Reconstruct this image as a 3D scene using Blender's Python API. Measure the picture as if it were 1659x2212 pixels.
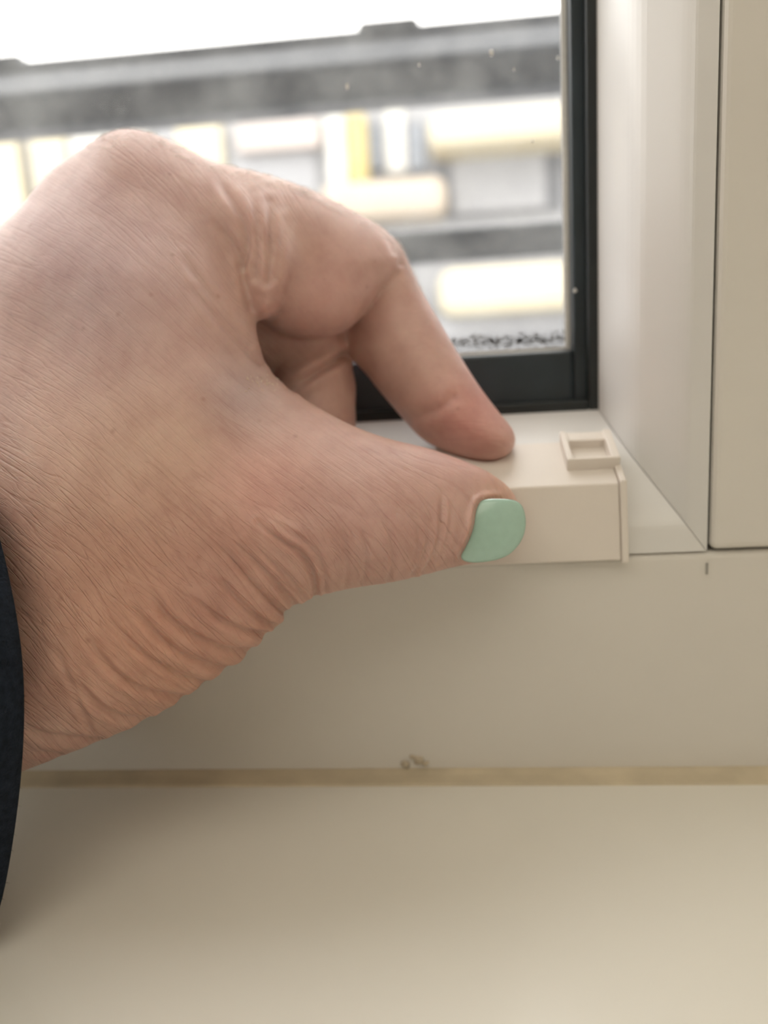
import bpy, bmesh, math, random
import numpy as np
from mathutils import Vector, Matrix

random.seed(7)
rng = np.random.default_rng(7)
scene = bpy.context.scene
for o in list(bpy.data.objects):
    bpy.data.objects.remove(o)

# ------------------------------------------------------------------ camera
FPX, CX, CY = 1750.0, 829.5, 1106.0            # focal length and centre in pixels of the 1659 x 2212 frame
TH, PS, RO = (math.radians(a) for a in (12.0, 5.0, 3.5))   # pitch down, yaw to the left, roll
FW = np.array([-math.sin(PS) * math.cos(TH), math.cos(PS) * math.cos(TH), -math.sin(TH)])
R0 = np.array([math.cos(PS), math.sin(PS), 0.0])
U0 = np.cross(R0, FW)
RT = math.cos(RO) * R0 - math.sin(RO) * U0
UP = math.sin(RO) * R0 + math.cos(RO) * U0
CAM = np.array([0.0, 0.0, 1.05])
MM = 0.001

cam_d = bpy.data.cameras.new('camera')
cam = bpy.data.objects.new('camera', cam_d)
scene.collection.objects.link(cam)
m = Matrix.Identity(4)
for i in range(3):
    m[i][0], m[i][1], m[i][2], m[i][3] = RT[i], UP[i], -FW[i], CAM[i]
cam.matrix_world = m
cam_d.sensor_fit = 'VERTICAL'
cam_d.sensor_height = 36.0
cam_d.sensor_width = 27.0
cam_d.lens = FPX / 2212.0 * 36.0
cam_d.clip_start, cam_d.clip_end = 0.005, 200.0
cam_d.dof.use_dof = True
cam_d.dof.focus_distance = 0.1190
cam_d.dof.aperture_fstop = cam_d.lens / 2.5     # an entrance pupil about 2.5 mm wide
scene.camera = cam

# ------------------------------------------------------------------ world, sun, lights, exposure
world = bpy.data.worlds.new('overcast_sky')
scene.world = world
world.use_nodes = True
bg = world.node_tree.nodes['Background']
bg.inputs['Color'].default_value = (1.0, 0.98, 0.945, 1)
bg.inputs['Strength'].default_value = 4.0

sd = bpy.data.lights.new('sun', 'SUN')
sun = bpy.data.objects.new('sun', sd)
scene.collection.objects.link(sun)
sd.energy, sd.angle, sd.color = 0.8, math.radians(6), (1.0, 0.95, 0.86)
sun.rotation_euler = Vector((0.35, 1.0, -0.8)).to_track_quat('-Z', 'Y').to_euler()

ld = bpy.data.lights.new('added_fill_light', 'AREA')  # area light added out of view to brighten the room side
fill_light = bpy.data.objects.new('added_fill_light', ld)
scene.collection.objects.link(fill_light)
ld.shape, ld.size, ld.size_y = 'RECTANGLE', 2.4, 1.4
ld.energy, ld.color = 14.5, (1.0, 0.93, 0.80)
fill_light.location = (-0.55, -1.05, 2.50)
fill_light.rotation_euler = (0, 0, 0)

scene.view_settings.view_transform = 'Standard'
scene.view_settings.look = 'None'
scene.view_settings.gamma = 1.0
scene.view_settings.use_curve_mapping = False
scene.view_settings.exposure = 0.14

# ------------------------------------------------------------------ pixel helpers
def ray(px, py):
    return FW + (px - CX) / FPX * RT - (py - CY) / FPX * UP
def at_z(px, py, zmm):                   # point at a camera depth in mm
    return CAM + ray(px, py) * zmm * MM
def at_y(px, py, y):                     # point on the upright plane Y = y
    r = ray(px, py)
    return CAM + r * (y / r[1])
def at_h(px, py, z):                     # point on the level plane Z = z
    r = ray(px, py)
    return CAM + r * ((z - CAM[2]) / r[2])
def cam2world(P):                        # camera mm (right, down, forward) -> world m
    P = np.asarray(P) * MM
    return CAM + P[..., :1] * RT - P[..., 1:2] * UP + P[..., 2:3] * FW

# ------------------------------------------------------------------ materials
def new_mat(name):
    mt = bpy.data.materials.new(name)
    mt.use_nodes = True
    return mt, mt.node_tree, mt.node_tree.nodes['Principled BSDF']

def mat(name, col, rough=0.5, metal=0.0, var=0.06, nscale=60.0, bump=0.0, bscale=400.0, coat=0.0, spec=0.5, crough=0.1):
    mt, nt, b = new_mat(name)
    N, L = nt.nodes, nt.links
    tc = N.new('ShaderNodeTexCoord')
    nz = N.new('ShaderNodeTexNoise')
    nz.inputs['Scale'].default_value = nscale
    nz.inputs['Detail'].default_value = 4
    L.new(tc.outputs['Object'], nz.inputs['Vector'])
    cr = N.new('ShaderNodeValToRGB')
    a, c = cr.color_ramp.elements
    a.position, c.position = 0.3, 0.7
    a.color = (*[max(0, v * (1 - var)) for v in col], 1)
    c.color = (*[min(1, v * (1 + var)) for v in col], 1)
    L.new(nz.outputs['Fac'], cr.inputs['Fac'])
    L.new(cr.outputs['Color'], b.inputs['Base Color'])
    b.inputs['Roughness'].default_value = rough
    b.inputs['Metallic'].default_value = metal
    b.inputs['Coat Weight'].default_value = coat
    b.inputs['Coat Roughness'].default_value = crough
    b.inputs['Specular IOR Level'].default_value = spec
    if bump:
        n2 = N.new('ShaderNodeTexNoise')
        n2.inputs['Scale'].default_value = bscale
        L.new(tc.outputs['Object'], n2.inputs['Vector'])
        bp = N.new('ShaderNodeBump')
        bp.inputs['Strength'].default_value = bump
        bp.inputs['Distance'].default_value = 0.0005
        L.new(n2.outputs['Fac'], bp.inputs['Height'])
        L.new(bp.outputs['Normal'], b.inputs['Normal'])
    return mt

M = {}
M['pvc'] = mat('white_window_plastic', (0.76, 0.73, 0.68), 0.42, var=0.015, nscale=40, bump=0.05, bscale=900)
M['bead'] = mat('white_bead_plastic', (0.76, 0.75, 0.73), 0.3, var=0.015, nscale=40)
M['clip'] = mat('ivory_clip_plastic', (0.80, 0.74, 0.68), 0.45, var=0.02, nscale=80, bump=0.05, bscale=1200)
M['sill'] = mat('painted_sill', (0.82, 0.795, 0.72), 0.30, var=0.03, nscale=14, bump=0.04, bscale=500, coat=0.35, crough=0.25)
M['caulk'] = mat('aged_sealant', (0.58, 0.50, 0.36), 0.6, var=0.12, nscale=120)
M['gasket'] = mat('black_rubber', (0.012, 0.016, 0.018), 0.45, var=0.2, nscale=200)
M['spacer'] = mat('dark_spacer', (0.024, 0.036, 0.046), 0.35, var=0.3, nscale=60)
M['seam_dark'] = mat('dark_seam', (0.05, 0.045, 0.04), 0.7)
M['wall'] = mat('warm_white_plaster', (0.85, 0.80, 0.71), 0.8, var=0.03, nscale=6, bump=0.2, bscale=150)
M['ceil'] = mat('white_ceiling_paint', (0.85, 0.82, 0.76), 0.9, var=0.02, nscale=4)
M['floor'] = mat('beige_floor', (0.68, 0.60, 0.48), 0.5, var=0.12, nscale=8)
M['dirt'] = mat('grime', (0.18, 0.18, 0.18), 0.9, var=0.3, nscale=600)
M['pencil'] = mat('pencil_grey', (0.36, 0.35, 0.32), 0.8)
M['crumb'] = mat('plaster_crumb', (0.60, 0.52, 0.40), 0.9, var=0.2, nscale=900)
M['drop_and_lit_edge'] = mat('dried_drop', (0.80, 0.80, 0.78), 0.35, var=0.05, nscale=900)  # dried drops, and the light painted along the glass edge
M['rail'] = mat('grey_rail_paint', (0.040, 0.048, 0.062), 0.34, var=0.15, nscale=10, metal=0.2)
M['nail'] = mat('mint_nail_polish', (0.40, 0.60, 0.51), 0.2, var=0.03, nscale=900, coat=0.5)
M['sleeve'] = mat('navy_knit', (0.013, 0.019, 0.030), 0.95, var=0.35, nscale=900, bump=0.9, bscale=2500, spec=0.2)
M['lint'] = mat('pale_lint', (0.12, 0.13, 0.15), 0.95)
M['hair'] = mat('fair_hair', (0.82, 0.74, 0.66), 0.35)
M['flake'] = mat('dry_skin', (0.72, 0.58, 0.48), 0.6)
M['lamp'] = mat('added_lamp_housing', (0.8, 0.8, 0.78), 0.5)
M['f_grey'] = mat('pale_render', (0.273, 0.276, 0.289), 0.8, var=0.03, nscale=2)
M['f_cream'] = mat('cream_cladding', (0.463, 0.413, 0.297), 0.7, var=0.03, nscale=2)
M['f_white'] = mat('white_trim', (0.454, 0.445, 0.421), 0.6, var=0.02, nscale=2)
M['f_pink'] = mat('rose_panel', (0.380, 0.330, 0.305), 0.7, var=0.03, nscale=2)
M['f_yellow'] = mat('yellow_column_paint', (0.380, 0.297, 0.107), 0.6, var=0.06, nscale=3)
M['f_glass'] = mat('facade_glass', (0.140, 0.156, 0.181), 0.25, var=0.15, nscale=1)
M['f_dark'] = mat('dark_reveal', (0.107, 0.111, 0.124), 0.6)
M['f_beige'] = mat('sand_awning', (0.380, 0.321, 0.256), 0.8, var=0.04, nscale=3)
M['street'] = mat('asphalt', (0.22, 0.22, 0.23), 0.9, var=0.1, nscale=3)

def glass_mat():
    mt, nt, b = new_mat('window_glass')
    N, L = nt.nodes, nt.links
    out = N['Material Output']
    tr = N.new('ShaderNodeBsdfTransparent')
    gl = N.new('ShaderNodeBsdfGlossy')
    gl.inputs['Roughness'].default_value = 0.02
    df = N.new('ShaderNodeBsdfTranslucent')
    df.inputs['Color'].default_value = (0.8, 0.8, 0.78, 1)
    lw = N.new('ShaderNodeLayerWeight')
    lw.inputs['Blend'].default_value = 0.5
    pw = N.new('ShaderNodeMath'); pw.operation = 'POWER'; pw.inputs[1].default_value = 5.0
    L.new(lw.outputs['Facing'], pw.inputs[0])
    fr = N.new('ShaderNodeMath'); fr.operation = 'MULTIPLY_ADD'; fr.inputs[1].default_value = 0.6; fr.inputs[2].default_value = 0.03
    L.new(pw.outputs[0], fr.inputs[0])
    tc = N.new('ShaderNodeTexCoord')
    nz = N.new('ShaderNodeTexNoise')
    nz.inputs['Scale'].default_value = 55
    nz.inputs['Detail'].default_value = 8
    nz.inputs['Roughness'].default_value = 0.7
    L.new(tc.outputs['Object'], nz.inputs['Vector'])
    mr = N.new('ShaderNodeMapRange')
    mr.inputs['From Min'].default_value, mr.inputs['From Max'].default_value = 0.40, 0.75
    mr.inputs['To Min'].default_value, mr.inputs['To Max'].default_value = 0.015, 0.13
    L.new(nz.outputs['Fac'], mr.inputs['Value'])
    m1 = N.new('ShaderNodeMixShader')
    L.new(mr.outputs['Result'], m1.inputs['Fac'])
    L.new(tr.outputs[0], m1.inputs[1])
    L.new(df.outputs[0], m1.inputs[2])
    m2 = N.new('ShaderNodeMixShader')
    L.new(fr.outputs[0], m2.inputs['Fac'])
    L.new(m1.outputs[0], m2.inputs[1])
    L.new(gl.outputs[0], m2.inputs[2])
    L.new(m2.outputs[0], out.inputs['Surface'])
    return mt
M['glass'] = glass_mat()

# ------------------------------------------------------------------ object helpers
COL = scene.collection
def link_mesh(name, me, material, parent=None, smooth=False):
    ob = bpy.data.objects.new(name, me)
    COL.objects.link(ob)
    if material is not None:
        me.materials.append(material)
    if parent is not None:
        ob.parent = parent
        ob.matrix_parent_inverse = parent.matrix_world.inverted()
    if smooth:
        me.polygons.foreach_set('use_smooth', [True] * len(me.polygons))
    return ob
def from_bm(name, bm, material, parent=None, smooth=False):
    bmesh.ops.recalc_face_normals(bm, faces=bm.faces)
    me = bpy.data.meshes.new(name)
    bm.to_mesh(me); bm.free()
    return link_mesh(name, me, material, parent, smooth)
def tag(o, label=None, cat=None, group=None, kind=None):
    if label: o['label'] = label
    if cat: o['category'] = cat
    if group: o['group'] = group
    if kind: o['kind'] = kind
    return o
def empty(name, loc):
    e = bpy.data.objects.new(name, None)
    e.empty_display_size = 0.02
    COL.objects.link(e)
    e.location = loc
    bpy.context.view_layer.update()
    return e
def bm_box(bm, lo, hi, bevel=0.0, seg=2):
    lo, hi = np.minimum(lo, hi), np.maximum(lo, hi)
    r = bmesh.ops.create_cube(bm, size=1.0)
    vs = r['verts']
    for v in vs:
        v.co = Vector([(lo[i] + hi[i]) / 2 + v.co[i] * (hi[i] - lo[i]) for i in range(3)])
    if bevel:
        es = list({e for v in vs for e in v.link_edges})
        bmesh.ops.bevel(bm, geom=es, offset=bevel, segments=seg, profile=0.5, affect='EDGES')
def box(name, lo, hi, material, parent=None, bevel=0.0, seg=2):
    bm = bmesh.new()
    bm_box(bm, np.array(lo, float), np.array(hi, float), bevel, seg)
    return from_bm(name, bm, material, parent)
def extrude(name, prof, axis, a, b, material, parent=None, bevel=0.0, ends=None, smooth=False):
    """closed profile of 3D points swept along an axis from a to b (ends: per-vertex coordinates for mitres)"""
    bm = bmesh.new()
    A, B = [], []
    for i, p in enumerate(prof):
        pa, pb = list(p), list(p)
        pa[axis] = a if np.isscalar(a) else a[i]
        pb[axis] = b if np.isscalar(b) else b[i]
        A.append(bm.verts.new(pa)); B.append(bm.verts.new(pb))
    n = len(prof)
    for i in range(n):
        bm.faces.new((A[i], A[(i + 1) % n], B[(i + 1) % n], B[i]))
    bm.faces.new(A[::-1]); bm.faces.new(B)
    bmesh.ops.recalc_face_normals(bm, faces=bm.faces)
    if bevel:
        es = [e for e in bm.edges if len(e.link_faces) == 2 and e.calc_face_angle(0) > 0.25]
        bmesh.ops.bevel(bm, geom=es, offset=bevel, segments=3, profile=0.5, affect='EDGES')
    return from_bm(name, bm, material, parent, smooth)
def blob(name, c, r, material, parent=None, seed=0, sub=2, rough=0.2):
    bm = bmesh.new()
    bmesh.ops.create_icosphere(bm, subdivisions=sub, radius=1.0)
    rr = random.Random(seed)
    ph = [rr.uniform(0, 6.28) for _ in range(6)]
    for v in bm.verts:
        k = 1 + rough * (math.sin(3 * v.co.x + ph[0]) * math.sin(4 * v.co.y + ph[1]) + 0.6 * math.sin(5 * v.co.z + ph[2]))
        v.co = Vector((c[0] + v.co.x * r[0] * k, c[1] + v.co.y * r[1] * k, c[2] + v.co.z * r[2] * k))
    return from_bm(name, bm, material, parent, True)

# ------------------------------------------------------------------ key planes
Y0 = 0.1400                       # front of the window frame
DEP = (0.030, 0.0115, 0.0016, 0.0) # depths of the bead's edges behind that front, glass side first
MIT = [(1291, 882), (1364, 984), (1476, 1124), (1527, 1190)]     # where those edges meet in the mitred corner
PC = [at_y(x, y, Y0 + d) for (x, y), d in zip(MIT, DEP)]         # 3D corner points
Z_SILL = at_y(840, 1700, Y0 - 0.004)[2]           # the sealant starts at the frame and ends here
Z_TOPW, X_LEFT = CAM[2] + 0.85, -0.80                             # the window goes on out of the picture
Y_GLASS = Y0 + 0.036
X_R = 0.20                                                        # outer right edge of the frame
print('corners', [p.round(4) for p in PC], 'sill', Z_SILL)
zF = PC[3][2]; xF = PC[3][0]

# ------------------------------------------------------------------ the room
def struct(o): o['kind'] = 'structure'; return o
RX0, RX1, RY0, RZ1 = -2.4, 0.85, -3.4, 2.6
struct(box('floor', (RX0, RY0, -0.1), (RX1, Y0 + 0.16, 0.0), M['floor']))
struct(box('ceiling', (RX0, RY0, RZ1), (RX1, Y0 + 0.16, RZ1 + 0.1), M['ceil']))
# unseen window added in the left wall to bring daylight from that side
bm = bmesh.new()
wl0, wl1, LY0, LY1, LZ0, LZ1 = RX0 - 0.1, RX0, -1.45, -0.65, 0.9, 2.05
bm_box(bm, (wl0, RY0, 0), (wl1, LY0, RZ1)); bm_box(bm, (wl0, LY1, 0), (wl1, Y0 + 0.16, RZ1))
bm_box(bm, (wl0, LY0, 0), (wl1, LY1, LZ0)); bm_box(bm, (wl0, LY0, LZ1), (wl1, LY1, RZ1))
struct(from_bm('wall_left', bm, M['wall']))
win2 = struct(empty('added_window_2', (RX0 - 0.05, (LY0 + LY1) / 2, LZ0)))
box('frame', (wl0 + 0.02, LY0, LZ0), (wl1 - 0.02, LY0 + 0.06, LZ1), M['pvc'], win2, bevel=0.003)
box('frame', (wl0 + 0.02, LY1 - 0.06, LZ0), (wl1 - 0.02, LY1, LZ1), M['pvc'], win2, bevel=0.003)
box('frame', (wl0 + 0.02, LY0 + 0.06, LZ0), (wl1 - 0.02, LY1 - 0.06, LZ0 + 0.06), M['pvc'], win2, bevel=0.003)
box('frame', (wl0 + 0.02, LY0 + 0.06, LZ1 - 0.06), (wl1 - 0.02, LY1 - 0.06, LZ1), M['pvc'], win2, bevel=0.003)
box('pane', (RX0 - 0.052, LY0 + 0.05, LZ0 + 0.05), (RX0 - 0.048, LY1 - 0.05, LZ1 - 0.05), M['glass'], win2)
struct(box('wall_right', (RX1, RY0, 0.0), (RX1 + 0.1, Y0 + 0.16, RZ1), M['wall']))
struct(box('wall_back', (RX0, RY0 - 0.1, 0.0), (RX1, RY0, RZ1), M['wall']))
bm = bmesh.new()
yw0, yw1 = Y0 - 0.02, Y0 + 0.16
bm_box(bm, (RX0, yw0, 0), (X_LEFT - 0.08, yw1, RZ1))
bm_box(bm, (X_R, yw0, 0), (RX1, yw1, RZ1))
bm_box(bm, (X_LEFT - 0.08, yw0, 0), (X_R, yw1, Z_SILL - 0.035))
bm_box(bm, (X_LEFT - 0.08, yw0, Z_TOPW + 0.08), (X_R, yw1, RZ1))
struct(from_bm('wall_front', bm, M['wall']))
sill_board = struct(box('trim_1', (X_LEFT - 0.12, Y0 - 0.30, Z_SILL - 0.034), (X_R + 0.06, Y0 - 0.0002, Z_SILL), M['sill'], bevel=0.003))
# sealant joint between the frame and the sill board
zs = Z_SILL
zj = at_y(840, 1661, Y0)[2]
extrude_prof = [(0, Y0 + 0.001, zj), (0, Y0 - 0.0003, zj), (0, Y0 - 0.0016, zj * .6 + zs * .4), (0, Y0 - 0.0038, zs + 0.0004), (0, Y0 - 0.0042, zs - 0.0002), (0, Y0 + 0.001, zs - 0.0002)]
sealant = struct(extrude('trim_2', extrude_prof, 0, X_LEFT, X_R - 0.0005, M['caulk']))
for ob in (sill_board, sealant):       # the sill board does not sit quite level: it falls a little to the right
    ob.data.transform(Matrix.Translation((0, 0, zs)) @ Matrix.Rotation(math.radians(0.62), 4, 'Y') @ Matrix.Translation((0, 0, -zs)))

# ------------------------------------------------------------------ the window
win = empty('window_1', (-0.30, Y0 + 0.02, Z_SILL)); struct(win)
SEAM = 0.0005
# fixed frame: the wide bottom member under everything
zfr = zF - 0.0002
box('bottom_frame', (X_LEFT - 0.06, Y0, Z_SILL - 0.012), (X_R, Y0 + 0.055, zfr), M['pvc'], win, bevel=0.0012, seg=3)
# right stile: flat front panel beside the bead
box('right_stile', (xF + SEAM, Y0 - 0.0008, zfr + SEAM), (X_R, Y0 + 0.055, Z_TOPW + 0.06), M['pvc'], win, bevel=0.0012, seg=3)
box('left_stile', (X_LEFT - 0.06, Y0 - 0.0008, zfr + SEAM), (X_LEFT, Y0 + 0.055, Z_TOPW + 0.06), M['pvc'], win, bevel=0.0012)
box('top_frame', (X_LEFT + 0.0005, Y0 - 0.0008, Z_TOPW), (xF, Y0 + 0.055, Z_TOPW + 0.06), M['pvc'], win, bevel=0.0012)
box('seam_strip', (xF - 0.0004, Y0 + 0.003, zfr + SEAM), (xF + SEAM, Y0 + 0.006, Z_TOPW), M['seam_dark'], win)  # dark strip set back in the seam beside the stile
# glazing beads with a stepped profile, mitred in the corner
def rounded(pts, n=4, r=0.22):
    """soften the corners of an open profile (list of (a, b))"""
    out = [pts[0]]
    for i in range(1, len(pts) - 1):
        p0, p1, p2 = (np.array(p, float) for p in pts[i - 1:i + 2])
        a, b = p1 + (p0 - p1) * r, p1 + (p2 - p1) * r
        for k in range(n + 1):
            t = k / n
            out.append(tuple((1 - t) ** 2 * a + 2 * t * (1 - t) * p1 + t * t * b))
    out.append(pts[-1])
    return out
# profile as (depth, x, z) triples so that bottom and right bead share the mitre
tri = [(p[0], p[1], p[2]) for p in PC]
rp = []
idx = rounded([(i, 0) for i in range(4)])
for (k, _) in idx:
    i0 = min(int(k), 2); t = k - i0
    a, b = np.array(tri[i0]), np.array(tri[i0 + 1])
    rp.append(a * (1 - t) + b * t)
# true rounding of the 3D polyline
pts3 = [np.array(t) for t in tri]
rp = [pts3[0]]
for i in (1, 2):
    a, b = pts3[i] + (pts3[i - 1] - pts3[i]) * 0.25, pts3[i] + (pts3[i + 1] - pts3[i]) * 0.25
    for k in range(6):
        t = k / 5
        rp.append((1 - t) ** 2 * a + 2 * t * (1 - t) * pts3[i] + t * t * b)
rp.append(pts3[3])
yb = Y0 + 0.040
# right bead: profile in (x, y), runs upwards from the mitre
prof = [tuple(p) for p in rp] + [(xF, yb, zF), (PC[0][0], yb, PC[0][2])]
extrude('right_bead', prof, 2, [p[2] for p in prof], Z_TOPW, M['bead'], win)
prof = [tuple(p) for p in rp] + [(xF, yb, zF), (PC[0][0], yb, PC[0][2])]
extrude('bottom_bead', prof, 0, [p[0] - 0.00012 for p in prof], X_LEFT, M['bead'], win)
# black gasket and dark spacer round the pane
gx, gz = PC[0][0], PC[0][2]
yg = PC[0][1]
GR = at_y(1262, 600, yg + 0.002)
gw = gx - at_y(1267, 880, yg)[0]
def glazing(name, w0, w1, y0, y1, material, bev):
    """one L-shaped run (bottom and right) between two distances from the bead edge"""
    box(name, (X_LEFT, y0, gz + w0), (gx - w1, y1, gz + w1), material, win, bevel=bev)
    box(name, (gx - w1, y0, gz + w0), (gx - w0, y1, Z_TOPW), material, win, bevel=bev)
gh = at_y(1200, 866, yg)[2] - at_y(1200, 886, yg)[2]
glazing('gasket', -0.0005, 0.0019, yg - 0.0006, yb, M['gasket'], 0.0004)
zg_b = at_y(1150, 760, Y_GLASS)[2]; xg_r = at_y(1229, 500, Y_GLASS)[0]
wz, wx = zg_b - gz, gx - xg_r
box('spacer', (X_LEFT, yg + 0.0020, gz + 0.0012), (xg_r, Y_GLASS + 0.010, zg_b), M['spacer'], win, bevel=0.0006)
box('spacer', (xg_r, yg + 0.0020, gz + 0.0012), (gx - 0.0012, Y_GLASS + 0.010, Z_TOPW), M['spacer'], win, bevel=0.0006)
# pale strips: light caught along the glass edge, put into the colour
box('lit_glass_edge', (xg_r - 0.0011, Y_GLASS - 0.0004, zg_b), (xg_r - 0.0001, Y_GLASS + 0.0006, Z_TOPW), M['drop_and_lit_edge'], win)
box('lit_glass_edge', (X_LEFT, Y_GLASS - 0.0004, zg_b + 0.0001), (xg_r - 0.0012, Y_GLASS + 0.0006, zg_b + 0.0007), M['drop_and_lit_edge'], win)
bm = bmesh.new()
bm_box(bm, (X_LEFT, Y_GLASS + 0.0010, zg_b - 0.004), (xg_r + 0.003, Y_GLASS + 0.0050, Z_TOPW + 0.004))
pane = from_bm('pane', bm, M['glass'], win)
# dried drops and grime on the pane
for i, (px, py, rx, rz) in enumerate([(750, 187, 0.5, 0.9), (1062, 114, 0.5, 0.9), (1205, 125, 0.3, 0.6), (1150, 305, 0.5, 0.4), (1242, 628, 0.6, 0.6), (905, 140, 0.3, 0.5), (1110, 150, 0.3, 0.4)]):
    c = at_y(px, py, Y_GLASS + 0.0008 if px < 1235 else yg + 0.0015)
    blob('dried_drop', c, (rx * MM * 0.7, 0.00012, rz * MM * 0.7), M['drop_and_lit_edge'], win, seed=i)
bm = bmesh.new()
for i in range(800):
    px = rng.uniform(700, 1222); py = 733 + rng.normal(0, 7) + (1222 - px) * 0.03
    c = at_y(px, py, Y_GLASS + 0.0009)
    s = rng.uniform(0.06, 0.24) * MM
    bmesh.ops.create_circle(bm, cap_ends=True, segments=6, radius=s, matrix=Matrix.Translation(Vector(c)) @ Matrix.Rotation(math.pi / 2, 4, 'X') @ Matrix.Diagonal((rng.uniform(.8, 2.2), 1, 1, 1)))
g = from_bm('grime', bm, M['dirt'], win); g['kind'] = 'stuff'
# pencil tick on the bottom frame
pA, pB = at_y(1526, 1216, Y0), at_y(1528, 1240, Y0)
box('pencil_mark', (pA[0] - 0.0001, Y0 - 0.00025, pB[2]), (pA[0] + 0.00025, Y0 + 0.0001, pA[2]), M['pencil'], win)
# plaster crumbs stuck to the frame just above the sealant
for i, (px, py, s) in enumerate([(905, 1642, 0.9), (876, 1650, 0.65), (890, 1634, 0.4), (920, 1649, 0.5)]):
    c = at_y(px, py, Y0 - 0.0003)
    blob('crumb', c, (s * 1.1 * MM, 0.5 * MM, s * MM * 0.8), M['crumb'], win, seed=i + 20, rough=0.35)

# ------------------------------------------------------------------ the clip on the bead
YB, YT, YK = Y0 - 0.0022, Y0 - 0.0004, Y0 + 0.0135
cB = at_y(1358, 1210, YB); cT = at_y(1346, 1043, YT); cK = at_y(1333, 948, YK)
CXR = cB[0]; CXL = CXR - 0.062
clip = empty('plastic_clip', (CXR - 0.03, Y0, cB[2]))
tag(clip, 'ivory plastic clip with a slotted tab, pinched on the window bead', 'clip')
TH_ = 0.0018
prof = [(0, YB, cB[2]), (0, YT, cT[2]), (0, YK, cK[2]), (0, YK, cK[2] - TH_), (0, YT + TH_, cT[2] - TH_ * 0.9), (0, YB + TH_, cB[2])]
extrude('body', prof, 0, CXL, CXR - 0.0012, M['clip'], clip, bevel=0.00035)
G = 0.0005
prof = [(0, YB - G, cB[2] - 0.0004), (0, YT - G, cT[2] + G), (0, YK, cK[2] + G), (0, YK, cK[2] - 0.0035), (0, YT + 0.004, cT[2] - 0.006), (0, YB + 0.003, cB[2] - 0.0004)]
extrude('end_plate', prof, 0, CXR - 0.0012, CXR, M['clip'], clip, bevel=0.0003)
# slotted tab: raised frame round a pocket, on the sloping top
e1 = np.array([1.0, 0, 0]); e2 = np.array([0, YK - YT, cK[2] - cT[2]]); LT = np.linalg.norm(e2); e2 /= LT
e3 = np.cross(e1, e2); o = np.array([0, YT, cT[2]])
def top_px(px, py):
    """image point -> (x, distance up the top face)"""
    r = ray(px, py); n = e3
    t = ((o - CAM) @ n) / (r @ n); p = CAM + r * t
    return p[0], (p - o) @ e2
tx0, ts0 = top_px(1216, 1018); tx1, _ = top_px(1334, 1012); _, ts1 = top_px(1275, 951)
px0, _ = top_px(1221, 985); px1, _ = top_px(1306, 985); _, ps0 = top_px(1262, 989); _, ps1 = top_px(1262, 955)
print('clip', cB, cT, cK, 'tab', tx0, tx1, ts0, ts1, px0, px1, ps0, ps1, 'LT', LT)
HT = 0.0023
ts0 += 0.0001; ps0 -= 0.0030; ps1 -= 0.0022; tx0 += 0.0007; tx1 += 0.0004; px0 += 0.0007; px1 += 0.0004; ps1 = min(ps1, LT - 0.0006); ts1 = LT
bm = bmesh.new()
def lbox(x0, x1, s0, s1, h0, h1, bev=0.00025):
    b2 = bmesh.new()
    bm_box(b2, (x0, s0, h0), (x1, s1, h1), bev)
    mtx = Matrix(((e1[0], e2[0], e3[0], o[0]), (e1[1], e2[1], e3[1], o[1]), (e1[2], e2[2], e3[2], o[2]), (0, 0, 0, 1)))
    b2.transform(mtx)
    tmp = bpy.data.meshes.new('t'); b2.to_mesh(tmp); b2.free(); bm.from_mesh(tmp); bpy.data.meshes.remove(tmp)
h_in = ps0 - 0.0004
lbox(tx0, tx1, ts0, h_in, -0.0002, HT)
lbox(tx0, px0, h_in - 0.0003, ts1, -0.0002, HT)
lbox(px1, tx1, h_in - 0.0003, ts1, -0.0002, HT)
lbox(px0 - 0.0003, px1 + 0.0003, ps1, ts1 + 0.0003, -0.0002, HT * 0.75)
from_bm('tab', bm, M['clip'], clip)

# ------------------------------------------------------------------ railing outside
YR = Y0 + 0.36
def railing():
    r = empty('balcony_railing', (-0.1, YR, Z_SILL - 0.35))
    tag(r, 'dark grey metal balcony railing with a thick top rail, outside the window glass', 'railing')
    t = at_y(610, 86, YR)[2]; b = at_y(610, 247, YR)[2]
    def pipe(name, zt, zb, dep, sq):
        n = 28; pr = []
        for k in range(n):
            a = 2 * math.pi * k / n
            c, s = math.cos(a), math.sin(a)
            e = 2 / sq
            pr.append((0, YR + dep * math.copysign(abs(c) ** e, c), (zt + zb) / 2 + (zt - zb) / 2 * math.copysign(abs(s) ** e, s)))
        return extrude(name, pr, 0, -1.3, 0.9, M['rail'], r, smooth=True)
    h = t - b
    pr = [(0, YR + 0.006, t), (0, YR - 0.004, t), (0, YR - 0.006, t - 0.003), (0, YR - 0.006, t - 0.17 * h), (0, YR - 0.008, t - 0.19 * h), (0, YR - 0.022, t - 0.55 * h),
          (0, YR - 0.023, t - 0.60 * h), (0, YR - 0.021, t - 0.65 * h), (0, YR - 0.015, b + 0.003), (0, YR - 0.012, b), (0, YR + 0.010, b), (0, YR + 0.016, b + 0.01), (0, YR + 0.012, t - 0.004)]
    extrude('top_rail', pr, 0, -1.3, 0.9, M['rail'], r)
    t2 = at_y(1050, 486, YR)[2]; b2 = at_y(1050, 562, YR)[2]
    pipe('lower_rail', t2, b2, 0.010, 2.4)
    zb = t
    for (xa, xb2, ya) in ((772, 905, 38), (-90, 50, 118)):
        p, q = at_y(xa, ya + 8, YR), at_y(xb2, ya, YR)
        box('bracket', (p[0], YR - 0.005, zb - 0.006), (q[0], YR + 0.010, q[2]), M['rail'], r, bevel=0.003)
    for x in (-1.1, 0.45):
        box('post', (x - 0.015, YR - 0.015, Z_SILL - 0.35), (x + 0.015, YR + 0.015, t - 0.01), M['rail'], r, bevel=0.003)
railing()
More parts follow.
